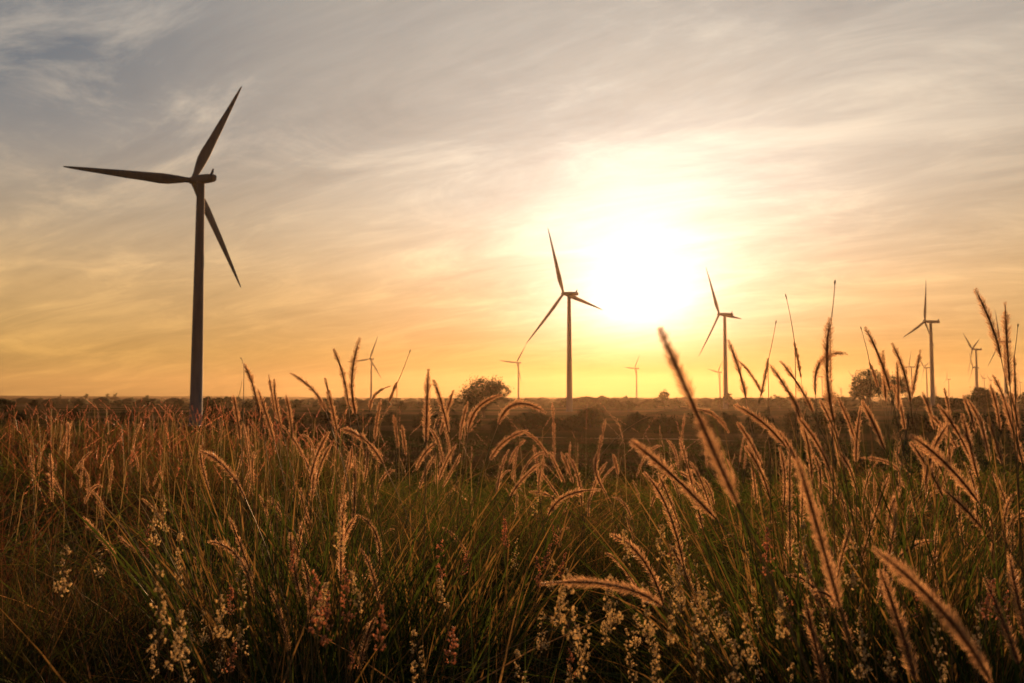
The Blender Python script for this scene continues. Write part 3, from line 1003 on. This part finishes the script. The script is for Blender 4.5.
def head_mesh(spine, width, nb, bw, g, scale=1.0):
    """feathery spike: dark core and forward-pointing bristles all round"""
    mb = MB()
    k = len(spine)
    t = np.linspace(0, 1, k)
    rc = 0.115 * width * np.clip(np.minimum((t + 0.06) * 9, (1.03 - t) * 4), 0.1, 1)
    tube(mb, spine, rc, 6, (0.13, 0.065, 0.035), 1)
    tt = g.random(nb)
    seglen = np.linspace(0, 1, k)
    P = np.stack([np.interp(tt, seglen, spine[:, i]) for i in range(3)], -1)
    tan = unit(np.gradient(spine, axis=0))
    T = unit(np.stack([np.interp(tt, seglen, tan[:, i]) for i in range(3)], -1))
    rnd = unit(np.cross(T, g.normal(size=(nb, 3))))
    env = np.clip(np.minimum((tt + 0.05) * 8, (1.08 - tt) * 3.2), 0.18, 1)
    ph_ = g.random(3) * 6.283
    env = env * (1 + 0.14 * np.sin(tt * 17 + ph_[0]) + 0.12 * np.sin(tt * 37 + ph_[1]))
    if g.random() < 0.4:      # partly shed head
        c_ = g.uniform(0.0, 0.95)
        env = env * (1 - 0.65 * np.exp(-((tt - c_) / 0.07) ** 2))
    L = width * 0.62 * env * (0.45 + 0.85 * g.random(nb))
    out = unit(rnd * (0.75 + 0.25 * g.random((nb, 1))) + T * (0.75 + 0.5 * g.random((nb, 1))))
    side = unit(np.cross(out, g.normal(size=(nb, 3))))
    start = P + rnd * width * 0.08
    tip = start + out * L[:, None] * 1.35
    midp = (start + tip) / 2 + T * (L * 0.08)[:, None]
    b = bw * (0.7 + 0.6 * g.random((nb, 1)))
    v = np.stack([start - side * b * 0.5, midp + side * b * 0.5, tip, midp - side * b * 0.5], 1)
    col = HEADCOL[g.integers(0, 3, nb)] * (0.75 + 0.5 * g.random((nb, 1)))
    mb.add(v.reshape(-1, 3), np.arange(nb * 4).reshape(-1, 4), (col[:, None] * np.array([0.28, 0.7, 1.4, 0.7])[None, :, None]).reshape(-1, 3), 0)  # brown roots, pale tips; shaded body and sunlit rim are put into the colour
    return mb


def stem_mesh(pts, r0, r1):
    mb = MB()
    tube(mb, pts, np.linspace(r0, r1, len(pts)), 5, (0.16, 0.12, 0.045))
    return mb


def leaf_mesh(p, az, L, w, g):
    mb = MB()
    d = unit(np.array([[math.cos(az) * 0.45, math.sin(az) * 0.45, 1.0]]))
    b = np.array([[math.cos(az) * 0.4, math.sin(az) * 0.4, -0.35]])
    c = PAL[[g.choice([0, 1, 2, 2, 3, 4])]] * 1.1
    global R
    ribbons(mb, np.array([p]), d, np.array([L]), b, np.array([w]), c, k=7)
    return mb


def plume_from_pixels(base, mid, tip, label, group=None, length=0.20, depth=None):
    g = np.random.default_rng(int(base[0] * 7 + tip[1] * 13))
    l1 = math.dist(base, mid) + math.dist(mid, tip)
    Y = depth or min(max(length * F / l1, 0.85), 5.5)
    dy = g.uniform(-0.25, 0.25) * length
    B = np.array(at(*base, Y))
    M = np.array(at(*mid, Y + dy * 0.5))
    T_ = np.array(at(*tip, Y + dy))
    sp = through(B, M, T_, 14)
    gz = hz(B[0], Y)
    tdir = unit(sp[0] - sp[1])
    hgt = max(B[2] - gz, 0.15)
    # stem carries on below the head, turns upright and meets the soil
    reach = 0.45 * hgt
    P1 = B + tdir * reach
    P1[2] = max(P1[2], gz + 0.25 * hgt)
    G = np.array([B[0] + tdir[0] * reach * 1.15, B[1] + tdir[1] * reach * 1.15 + 0.02, 0])
    G[2] = hz(G[0], G[1])
    st = bezier(B, P1, G, 16)
    root = empty('grass_plume', tuple(G), label, 'grass plume', group)
    w = (0.0152 if Y < 1.5 else 0.0205) * (length / 0.20) * g.uniform(0.92, 1.12)
    nb = int(np.clip(2400 / max(Y, 0.8) ** 0.6, 950, 2400))
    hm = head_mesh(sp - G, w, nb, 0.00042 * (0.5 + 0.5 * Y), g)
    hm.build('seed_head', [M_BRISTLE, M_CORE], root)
    stem_mesh(st[::-1] - G, 0.0019, 0.0011).build('stem', M_STEM, root, smooth=True)
    for k in range(2):
        i = g.integers(8, 14)
        leaf_mesh(st[i] - G, g.uniform(0, 6.28), g.uniform(0.25, 0.5), 0.006, g).build('leaf', M_BLADE, root)
    return root


def awn(root_px, top_px, Y, label):
    """bare thin stalk standing above the plumes"""
    B = np.array(at(*root_px, Y))
    T_ = np.array(at(*top_px, Y))
    G = np.array([B[0], B[1], hz(B[0], Y)])
    pts = np.concatenate([bezier(G, np.array([B[0], B[1], (B[2] + G[2]) / 2]), B, 8)[:-1], bezier(B, (B + T_) / 2 + 0.004, T_, 8)]) - G
    root = empty('grass_stalk', tuple(G), label, 'grass stalk')
    mb = MB()
    tube(mb, pts, np.linspace(0.0016, 0.0007, len(pts)), 5, (0.22, 0.15, 0.06))
    mb.build('stem', M_STEM, root)
    mb = MB()
    tube(mb, [pts[-1] - (pts[-1] - pts[-2]) * 0.5, pts[-1], pts[-1] + (pts[-1] - pts[-2]) * 0.35], [0.001, 0.0022, 0.0006], 5, (0.3, 0.2, 0.1))
    mb.build('tip', M_STEM, root)


C_TREE = ('bronze seed head in the bunch of upright plumes before the dark gappy tree', 'plumes in the bunch before the gappy tree')
C_EDGE = ('reddish seed head in the dense slanting sheaf at the far edge by the V-bladed turbine', 'plumes in the slanting sheaf')
C_MID = ('glowing arched seed head in the hazy patch beneath the second tallest turbine', 'glowing plumes beneath the second tallest turbine')
C_GREEN = ('slim greenish seed head in the bunch between the tallest turbine and the small one', 'slim plumes between tallest and small turbine')
C_LONE = ('slim bronze plume in the clump between the small turbine and the round bushy tree', 'plumes between small turbine and round tree')
C_FRONT = ('blurred bronze plume crossing the darkest grass low down on the sunward side', 'blurred plumes low on the sunward side')
C_UND = ('backlit plume leaning in the tangle below the mid-sized turbine past the sun', 'backlit plumes below the mid-sized turbine')

HERO = [
    ((738, 505), (693, 405), (660, 328), 'largest fuzzy plume, rising blurred and golden in front of the sun glow', None),
    ((716, 519), (672, 475), (631, 441), 'large fuzzy plume slanting just under the largest one, tip towards the track', None),
    ((693, 409), (714, 415), (729, 433), 'short plume bowed over like a hook beside the largest plume', None),
    ((762, 465), (749, 440), (737, 422), *C_UND),
    ((786, 447), (762, 422), (734, 405), 'bright-edged plume slanting down from the foot of the mid-sized turbine', None),
    ((746, 399), (739, 370), (728, 340), 'dark straight plume against the yellow sky just past the mid-sized turbine tower', None),
    ((761, 392), (752, 376), (738, 360), 'bent dark plume meeting a short upright one against the yellow sky', None),
    ((760.5, 397), (765, 377), (768, 358), 'short upright dark plume with a long thin stalk behind its tip', None),
    ((800, 412), (786, 388), (770, 365), 'dark slanting plume in parallel with a slightly higher twin, lower of the two', None),
    ((813, 412), (799, 386), (780.5, 361), 'dark slanting plume in parallel with a slightly lower twin, higher of the two', None),
    ((801, 378), (798, 360), (794, 342), 'short dark plume carrying a long bare thread from its tip', None),
    ((833.5, 420), (827, 370), (830, 318), 'tall straight plume crossed by a hooked drooping plume', None),
    ((815.5, 395), (821, 361), (847, 354), 'plume hooked over at the top and drooping level', None),
    ((890, 391), (880, 359), (865, 327), *C_TREE),
    ((878, 388), (874, 374), (869, 362), *C_TREE),
    ((886, 402), (884, 376), (883, 351), *C_TREE),
    ((910.5, 402), (904, 372), (892, 343), *C_TREE),
    ((912, 396), (916, 374), (920.5, 350), *C_TREE),
    ((898, 410), (898, 386), (897, 362), *C_TREE),
    ((1001, 358), (991, 324), (975, 289), 'tallest dark plume at the far edge, leaning over the V-bladed turbine', None),
    ((1010, 386), (1007, 344), (1005, 302), 'upright dark plume right beside the tallest edge plume', None),
    ((1016, 402), (1015, 378), (1014, 356), 'shorter upright plume outermost at the far edge', None),
    ((1013, 421), (1004, 398), (993, 375), *C_EDGE),
    ((976, 433), (970, 413), (963, 395), *C_EDGE),
    ((881, 438), (872, 418), (862, 400), *C_TREE),
    ((838, 438), (829, 418), (820, 400), 'slanting plume below the tall straight plume crossed by the hooked one', None),
    ((348.5, 406), (343, 375), (333.5, 349), 'dark thick plume leaning, left of a pair before the small turbine', None),
    ((356, 415), (352, 378), (360, 338), 'dark thick plume bent at the tip, nearest the small turbine blade', None),
    ((370, 411), (375, 395), (391, 386), 'bowed dark plume under the small turbine', None),
    ((389, 402), (393, 392), (397, 382), 'short dark plume with a long bare thread beside the small turbine', None),
    ((326, 412), (313, 390), (290, 373), 'thin plume leaning far over towards the tallest turbine', None),
    ((337, 430), (331, 403), (325, 378), *C_GREEN),
    ((275, 413), (272, 394), (268.5, 375), *C_GREEN),
    ((281, 426), (276, 402), (274, 379), *C_GREEN),
    ((274, 441), (266, 414), (258, 390), *C_GREEN),
    ((260, 416), (253, 386), (244, 364), 'slim plume nearest the tallest turbine tower, dark dotted tip', None),
    ((383, 464), (365, 440), (341, 429), 'arched tan plume in front of the dark scrub', None),
    ((245, 498), (225, 467), (200, 451), 'arched tan plume over red grass, nearest beyond the tallest turbine tower', None),
    ((426, 443), (427, 405), (428.5, 370), *C_LONE),
    ((448.5, 433), (442, 405), (433.5, 380), *C_LONE),
    ((440, 435), (447, 411), (453.5, 390), *C_LONE),
    ((468, 433), (478, 408), (502, 395), 'bright-rimmed arched plume overlapping the round bushy tree', None),
    ((498, 425), (516, 404), (546, 413), 'bright-rimmed plume arched over like a bow beside the round bushy tree', None),
    ((490, 461), (504, 442), (528, 430), *C_MID),
    ((548, 458), (538, 442), (523, 431), *C_MID),
    ((509, 465), (516, 450), (525, 440), *C_MID),
    ((510, 498), (522, 480), (541, 463), *C_MID),
    ((548, 516), (566, 496), (600, 490), 'longest arched glowing plume low in the hazy patch', None),
    ((555, 500), (545, 494), (529, 492), *C_MID),
    ((573, 484), (568, 468), (561, 452), *C_MID),
    ((565, 483), (557, 468), (550, 452), *C_MID),
    ((559, 498), (549, 483), (538, 469), *C_MID),
    ((606, 493), (596, 472), (598, 452), *C_MID),
    ((618, 475), (616, 465), (613, 454), *C_MID),
    ((662, 606), (612, 585), (541, 584), 'thick fuzzy plume lying almost level among the cream flowers', None),
    ((827, 688), (814, 640), (806, 600), *C_FRONT),
    ((840, 662), (856, 636), (865, 608), *C_FRONT),
    ((840, 608), (818, 530), (797, 458), 'wide blurred plume standing tall through the darkest grass', None),
    ((992, 684), (943, 612), (873, 548), 'longest blurred plume bowed across the lower corner', None),
    ((916, 682), (899, 624), (880, 570), *C_FRONT),
    ((1019, 665), (1003, 622), (985, 578), 'blurred plume beside the outermost lower corner', None),
    ((1027, 642), (1018, 600), (1009, 555), 'outermost blurred plume cut by the picture edge', None),
    ((858, 682), (847, 656), (832, 632), *C_FRONT),
    ((925.5, 485), (932, 453), (948, 424), 'lone plume tilted the other way across the slanting sheaf', None),
    ((899, 471), (884, 461), (861, 458), 'plume arched level under the bunch before the gappy tree', None),
    ((856, 463), (857, 434), (861, 406), *C_UND),
    ((884.5, 449), (874, 425), (862, 402), *C_TREE),
    ((943, 497), (928, 468), (910, 442), *C_EDGE),
    ((978, 502), (946, 464), (911, 436), *C_EDGE),
    ((971, 460), (956, 430), (938, 405), *C_EDGE),
    ((957, 448), (945, 430), (929, 414), *C_EDGE),
    ((978, 478), (970, 446), (962, 414), *C_EDGE),
    ((990, 462), (985, 438), (980, 416), *C_EDGE),
    ((1002, 464), (995, 440), (988, 417), *C_EDGE),
    ((1023, 464), (1013, 430), (1004, 400), *C_EDGE),
    ((990, 539), (968, 512), (943, 489), *C_EDGE),
    ((1008, 511), (1001, 490), (992, 472), *C_EDGE),
    ((875, 546), (865, 526), (854, 505), 'plume slanting down from the level arched one into dark grass', None),
    ((889, 537), (893, 510), (898.6, 487), 'plume hanging the other way below the level arched one', None),
    ((398.5, 448), (396, 430), (393.5, 415), *C_LONE),
    ((406, 456), (404, 440), (402, 425), *C_LONE),
    ((416, 471), (425, 453), (438, 442), *C_LONE),
    ((438.5, 481), (446, 462), (456, 445), *C_LONE),
    ((310, 481), (317, 455), (329, 432), *C_GREEN),
    ((348.5, 471), (351, 458), (352, 446), *C_GREEN),
    ((303.5, 458), (294, 440), (282, 425), *C_GREEN),
    ((315, 493), (310, 472), (303, 455), *C_GREEN),
    ((316, 483), (322, 462), (331, 445), *C_GREEN),
    ((770, 500), (760, 470), (745, 446), *C_UND),
    ((800, 470), (788, 445), (770, 424), *C_UND),
    ((830, 470), (815, 440), (797, 417), *C_UND),
    ((812, 480), (809, 450), (803, 425), *C_UND),
    ((842, 470), (837, 446), (829, 424), *C_UND),
    ((700, 490), (690, 478), (672, 470), *C_UND),
    ((905, 430), (900, 405), (893, 385), *C_TREE),
    ((935, 430), (930, 412), (922, 392), *C_EDGE),
    ((950, 425), (948, 405), (944, 388), *C_EDGE),
    ((1000, 430), (996, 405), (990, 385), *C_EDGE),
    ((1020, 440), (1016, 415), (1010, 392), *C_EDGE),
    ((985, 440), (978, 418), (968, 400), *C_EDGE),
    ((855, 440), (848, 420), (838, 398), *C_UND),
    ((805, 440), (799, 415), (790, 392), *C_UND),
    ((240, 440), (237, 415), (233, 395), *C_GREEN),
    ((292, 440), (290, 415), (286, 395), *C_GREEN),
    ((375, 440), (377, 420), (381, 400), *C_LONE),
    ((460, 440), (463, 420), (468, 402), *C_LONE),
]
for b_, m_, t_, lab, grp in HERO:
    plume_from_pixels(b_, m_, t_, lab, grp)
for a_ in [((830, 330), (835, 282), 1.9, 'bare thread-thin stalk above the tall straight plume'),
           ((795, 345), (786, 296), 2.6, 'bare thread-thin stalk above the short threaded plume'),
           ((768, 362), (776, 322), 3.0, 'bare thread-thin stalk above the short upright plume past the sun'),
           ((397, 384), (410, 351), 3.4, 'bare thread-thin stalk beside the small turbine among plumes'),
           ((870, 364), (861, 328), 3.2, 'bare thread-thin stalk over the bunch before the gappy tree'),
           ((1014, 358), (1018, 325), 2.6, 'bare thread-thin stalk outermost at the far edge'),
           ((244, 372), (241, 358), 2.8, 'short bare stalk nearest the tallest turbine tower'),
           ((238, 398), (242, 381), 4.0, 'crooked little bare stalk beside the tallest turbine tower')]:
    awn(*a_)


# repeated plumes: a few plants, copied
def plume_proto(i):
    g = np.random.default_rng(300 + i)
    H = 1.0
    lean = g.uniform(-0.2, 0.2)
    curl = g.choice([0.004, 0.012, 0.02, 0.03, 0.06]) * (1 if lean >= 0 else -1)
    L = g.uniform(0.15, 0.21)
    top = H - L * 0.9
    B = np.array([lean * 0.7, 0, top])
    st = bezier(np.zeros(3), np.array([lean * 0.15, g.uniform(-0.04, 0.04), top * 0.55]), B, 14)
    d = unit(st[-1] - st[-2])
    T_ = B + d * L + np.array([curl, g.uniform(-0.03, 0.03), -abs(curl) * 0.7])
    Mx = B + d * L * 0.55 + np.array([curl * 0.18, 0, 0])
    sp = through(B, Mx, T_, 12)
    root = empty('grass_plume', (0, 0, 0), 'x', 'grass plume')
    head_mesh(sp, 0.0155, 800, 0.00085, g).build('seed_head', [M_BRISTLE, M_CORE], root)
    stem_mesh(st, 0.0018, 0.0011).build('stem', M_STEM, root)
    for k in range(2):
        leaf_mesh(st[g.integers(2, 8)], g.uniform(0, 6.28), g.uniform(0.3, 0.55), 0.007, g).build('leaf', M_BLADE, root)
    return root


def dup(root):
    r = root.copy()
    COL.objects.link(r)
    for ch in list(root.children):
        c = ch.copy()
        COL.objects.link(c)
        c.parent = r
    return r


protos = [plume_proto(i) for i in range(12)]
used = set()
g = random.Random(77)
ZONES = [  # px range, weight, distance range, label, group
    ((10, 190), 20, (3.2, 7.5), 'reddish plume in the field left of the tallest turbine', 'reddish plumes left of the tallest turbine'),
    ((205, 470), 54, (2.6, 6.0), 'bronze plume standing in the thick grass between the tallest turbine and the round bushy tree', 'bronze plumes between tallest turbine and round tree'),
    ((475, 640), 24, (3.0, 6.0), 'glowing plume in the open hazy grass beneath the second tallest turbine', 'glowing plumes in the open hazy grass'),
    ((650, 760), 14, (2.8, 6.0), 'backlit plume below and beyond the largest fuzzy plume', 'backlit plumes beyond the largest plume'),
    ((765, 1040), 76, (2.3, 5.0), 'bronze plume in the thick grass on the far side below the cluster of distant turbines', 'bronze plumes below the distant turbine cluster'),
]
for (x0, x1), nz, (d0, d1), lab, grp in ZONES:
    for k in range(nz):
        i = g.randrange(len(protos))
        d_ = d0 + (d1 - d0) * g.random()
        if k % 5 == 0:
            pc, dc, lc = g.uniform(x0, x1), d_, g.uniform(-0.35, 0.35)
        px = min(max(g.gauss(pc, 26), x0), x1)
        d_ = dc * g.uniform(0.88, 1.14)
        x = (px - 512) / F * d_
        ytop = g.triangular(396, 520, 430) if x1 == 190 else g.triangular(404, 560, 445) if d_ > 3 else g.triangular(430, 640, 500)
        z0 = hz(x, d_)
        zt = at(px, ytop, d_).z
        if i not in used:
            o = protos[i]
            used.add(i)
        else:
            o = dup(protos[i])
        tag(o, lab, None, grp)
        o.location = (x, d_, z0)
        s = max(zt - z0, 0.6)
        f_ = g.uniform(0.85, 1.35)
        o.scale = (f_, f_, s)
        o.rotation_euler = (g.gauss(0, 0.1), lc + g.gauss(0, 0.16), g.choice([g.uniform(-0.9, 0.9), math.pi + g.uniform(-0.9, 0.9)]))
assert len(used) == len(protos)

# the rest of the plumes, beyond counting
fm = MB()
g = np.random.default_rng(55)
npl = 2100
yy = 5.5 + 30 * g.random(npl) ** 1.2
az = (g.random(npl) * 2 - 1) * 0.68
keepp = (az < -0.05) | (g.random(npl) < 0.5)
keepp &= ~((az > -0.14) & (g.random(npl) < 0.85) & (yy > 7.5))
yy, az = yy[keepp], az[keepp]
npl = len(yy)
xx = yy * np.tan(az)
zz = height(xx, yy)
H = 0.85 + 0.55 * g.random(npl)
leanx = g.normal(size=npl) * 0.15
leany = g.normal(size=npl) * 0.1
base = np.stack([xx, yy, zz], -1)
hb_ = base + np.stack([leanx * 0.6, leany * 0.6, H - 0.16], -1)
ht = base + np.stack([leanx * 1.3, leany * 1.3, H], -1)
ribbons(fm, base, unit(hb_ - base), np.linalg.norm(hb_ - base, axis=1), np.zeros((npl, 3)), 0.003 + yy * 0.00035, np.tile(np.array([[0.16, 0.11, 0.045]]), (npl, 1)), k=3, taper=0.3)
kb = 42
tt = g.random((npl, kb, 1))
P = hb_[:, None] * (1 - tt) + ht[:, None] * tt
T = unit(ht - hb_)[:, None]
rn = unit(g.normal(size=(npl, kb, 3)))
env = np.clip(np.minimum((tt + 0.08) * 6, (1.1 - tt) * 3), 0.25, 1)
tipv = P + (rn * 0.012 + T * 0.012) * env * (0.8 + 0.5 * g.random((npl, kb, 1)))
sd = unit(np.cross((tipv - P).reshape(-1, 3), g.normal(size=(npl * kb, 3)))).reshape(npl, kb, 3) * (0.0006 + 0.00022 * yy)[:, None, None]
v = np.stack([P - sd, P + sd, tipv], 2)
redder = (0.68 + 0.32 * sstep(-0.25, -0.1, az))[:, None, None]
col = HEADCOL[g.integers(0, 3, npl)][:, None] * (0.38 + 0.4 * g.random((npl, 1, 1))) * (0.85 + 0.3 * g.random((npl, kb, 1))) * np.concatenate([np.ones_like(redder), redder, redder], -1)
fm.add(v.reshape(-1, 3), np.arange(npl * kb * 3).reshape(-1, 3), np.repeat(col.reshape(-1, 3), 3, axis=0))
tag(fm.build('plume_field', M_BRISTLE), 'countless reddish plumes of the field farther back', 'grass', kind='stuff')


# ------------------------------------------------------------------ fluffy flowering grass
def flower_proto(i, pink):
    g = np.random.default_rng(500 + i)
    H = 1.0
    L = g.uniform(0.07, 0.115)
    lean = g.uniform(-0.15, 0.15)
    top = np.array([lean, g.uniform(-0.05, 0.05), H])
    st = bezier(np.zeros(3), np.array([lean * 0.1, 0, H * 0.6]), top, 16)
    root = empty('grass_flower', (0, 0, 0), 'x', 'flowering grass')
    stem_mesh(st, 0.0013, 0.0005).build('stem', M_STEM, root)
    mb = MB()
    for k in range(26):
        f_ = g.random() ** 0.8
        z = H - L * f_
        c0 = np.array([np.interp(z, st[:, 2], st[:, 0]), np.interp(z, st[:, 2], st[:, 1]), z])
        a = g.uniform(0, 6.28)
        ln = L * (0.05 + 0.17 * f_ * g.uniform(0.5, 1.1))
        c1 = c0 + np.array([math.cos(a), math.sin(a), g.uniform(0.1, 0.9)]) * ln
        tube(mb, [c0, (c0 + c1) / 2 + [0, 0, 0.003], c1], [0.0003] * 3, 3, (0.25, 0.15, 0.1), 1, cap=False)
        for q in range(3):
            p = c0 + (c1 - c0) * g.uniform(0.45, 1.05) + g.normal(size=3) * 0.0018
            r = g.uniform(0.0013, 0.0025)
            ax_ = unit(g.normal(size=3) + np.array([0, 0, 0.8]))
            s1 = unit(np.cross(ax_, g.normal(size=3)))
            s2 = np.cross(ax_, s1)
            vv = [p - ax_ * r * 1.5, p + s1 * r, p + s2 * r, p - s1 * r, p - s2 * r, p + ax_ * r * 1.9]
            tr = [[0, 2, 1], [0, 3, 2], [0, 4, 3], [0, 1, 4], [5, 1, 2], [5, 2, 3], [5, 3, 4], [5, 4, 1]]
            c = (np.array([0.78, 0.48, 0.32]) if pink else np.array([0.88, 0.74, 0.48])) * g.uniform(0.7, 1.1)
            mb.add(vv, tr, c, 0)
    mb.build('panicle', [M_FLOWER, M_STEM], root)
    return root


fprot = {False: [flower_proto(i, False) for i in range(5)], True: [flower_proto(20 + i, True) for i in range(5)]}
fused = set()
g = random.Random(31)
FZ = [  # px range, y range, count, pink share, key phrase
    ((640, 800), (515, 640), 32, 0.08, 'in the sparkling patch below the largest plume'),
    ((560, 640), (570, 670), 7, 0.15, 'around the thick level plume'),
    ((760, 900), (530, 660), 8, 0.3, 'in dark grass beside the wide blurred plume'),
    ((900, 1010), (580, 670), 6, 0.5, 'near the long bowed plume in the lower corner'),
    ((480, 590), (490, 620), 13, 0.35, 'below the glowing arched plumes'),
    ((310, 480), (490, 680), 14, 0.45, 'in the dark grass below the round bushy tree'),
    ((30, 310), (485, 660), 22, 0.3, 'in the dusky grass below the tallest turbine'),
]
for (x0, x1), (y0, y1), nz, pk, where in FZ:
    for k in range(nz):
        pink = g.random() < pk
        i = g.randrange(5)
        px = g.uniform(x0, x1)
        py = g.uniform(y0, y1)
        d_ = g.uniform(1.45, 2.3) if py > 560 else g.uniform(1.8, 3.2)
        pt = at(px, py, d_)
        z0 = hz(pt.x, d_)
        if (pink, i) not in fused:
            o = fprot[pink][i]
            fused.add((pink, i))
        else:
            o = dup(fprot[pink][i])
        kind_ = 'pink fluffy grass flower ' if pink else 'cream fluffy grass flower '
        tag(o, kind_ + where, None, ('pink flowers ' if pink else 'cream flowers ') + where)
        o.location = (pt.x, d_, z0)
        s = max(pt.z - z0, 0.35)
        f_ = g.uniform(0.7, 1.0)
        o.scale = (f_, f_, s)
        o.rotation_euler = (0, 0, g.uniform(0, 6.28))
for key, lst in fprot.items():
    for i, o in enumerate(lst):
        if (key, i) not in fused:
            for ch in list(o.children):
                bpy.data.objects.remove(ch)
            bpy.data.objects.remove(o)

# ------------------------------------------------------------------ render settings
vs = scene.view_settings
scene.display_settings.display_device = 'sRGB'
vs.view_transform = 'Standard'
vs.look = 'None'
vs.exposure = 1.0
vs.gamma = 1.0
vs.use_curve_mapping = False
scene.render.engine = 'CYCLES'
scene.cycles.use_denoising = True
scene.cycles.max_bounces = 6
scene.cycles.diffuse_bounces = 3
scene.cycles.transmission_bounces = 4
scene.cycles.volume_bounces = 0
scene.cycles.sample_clamp_indirect = 4
scene.render.film_transparent = False
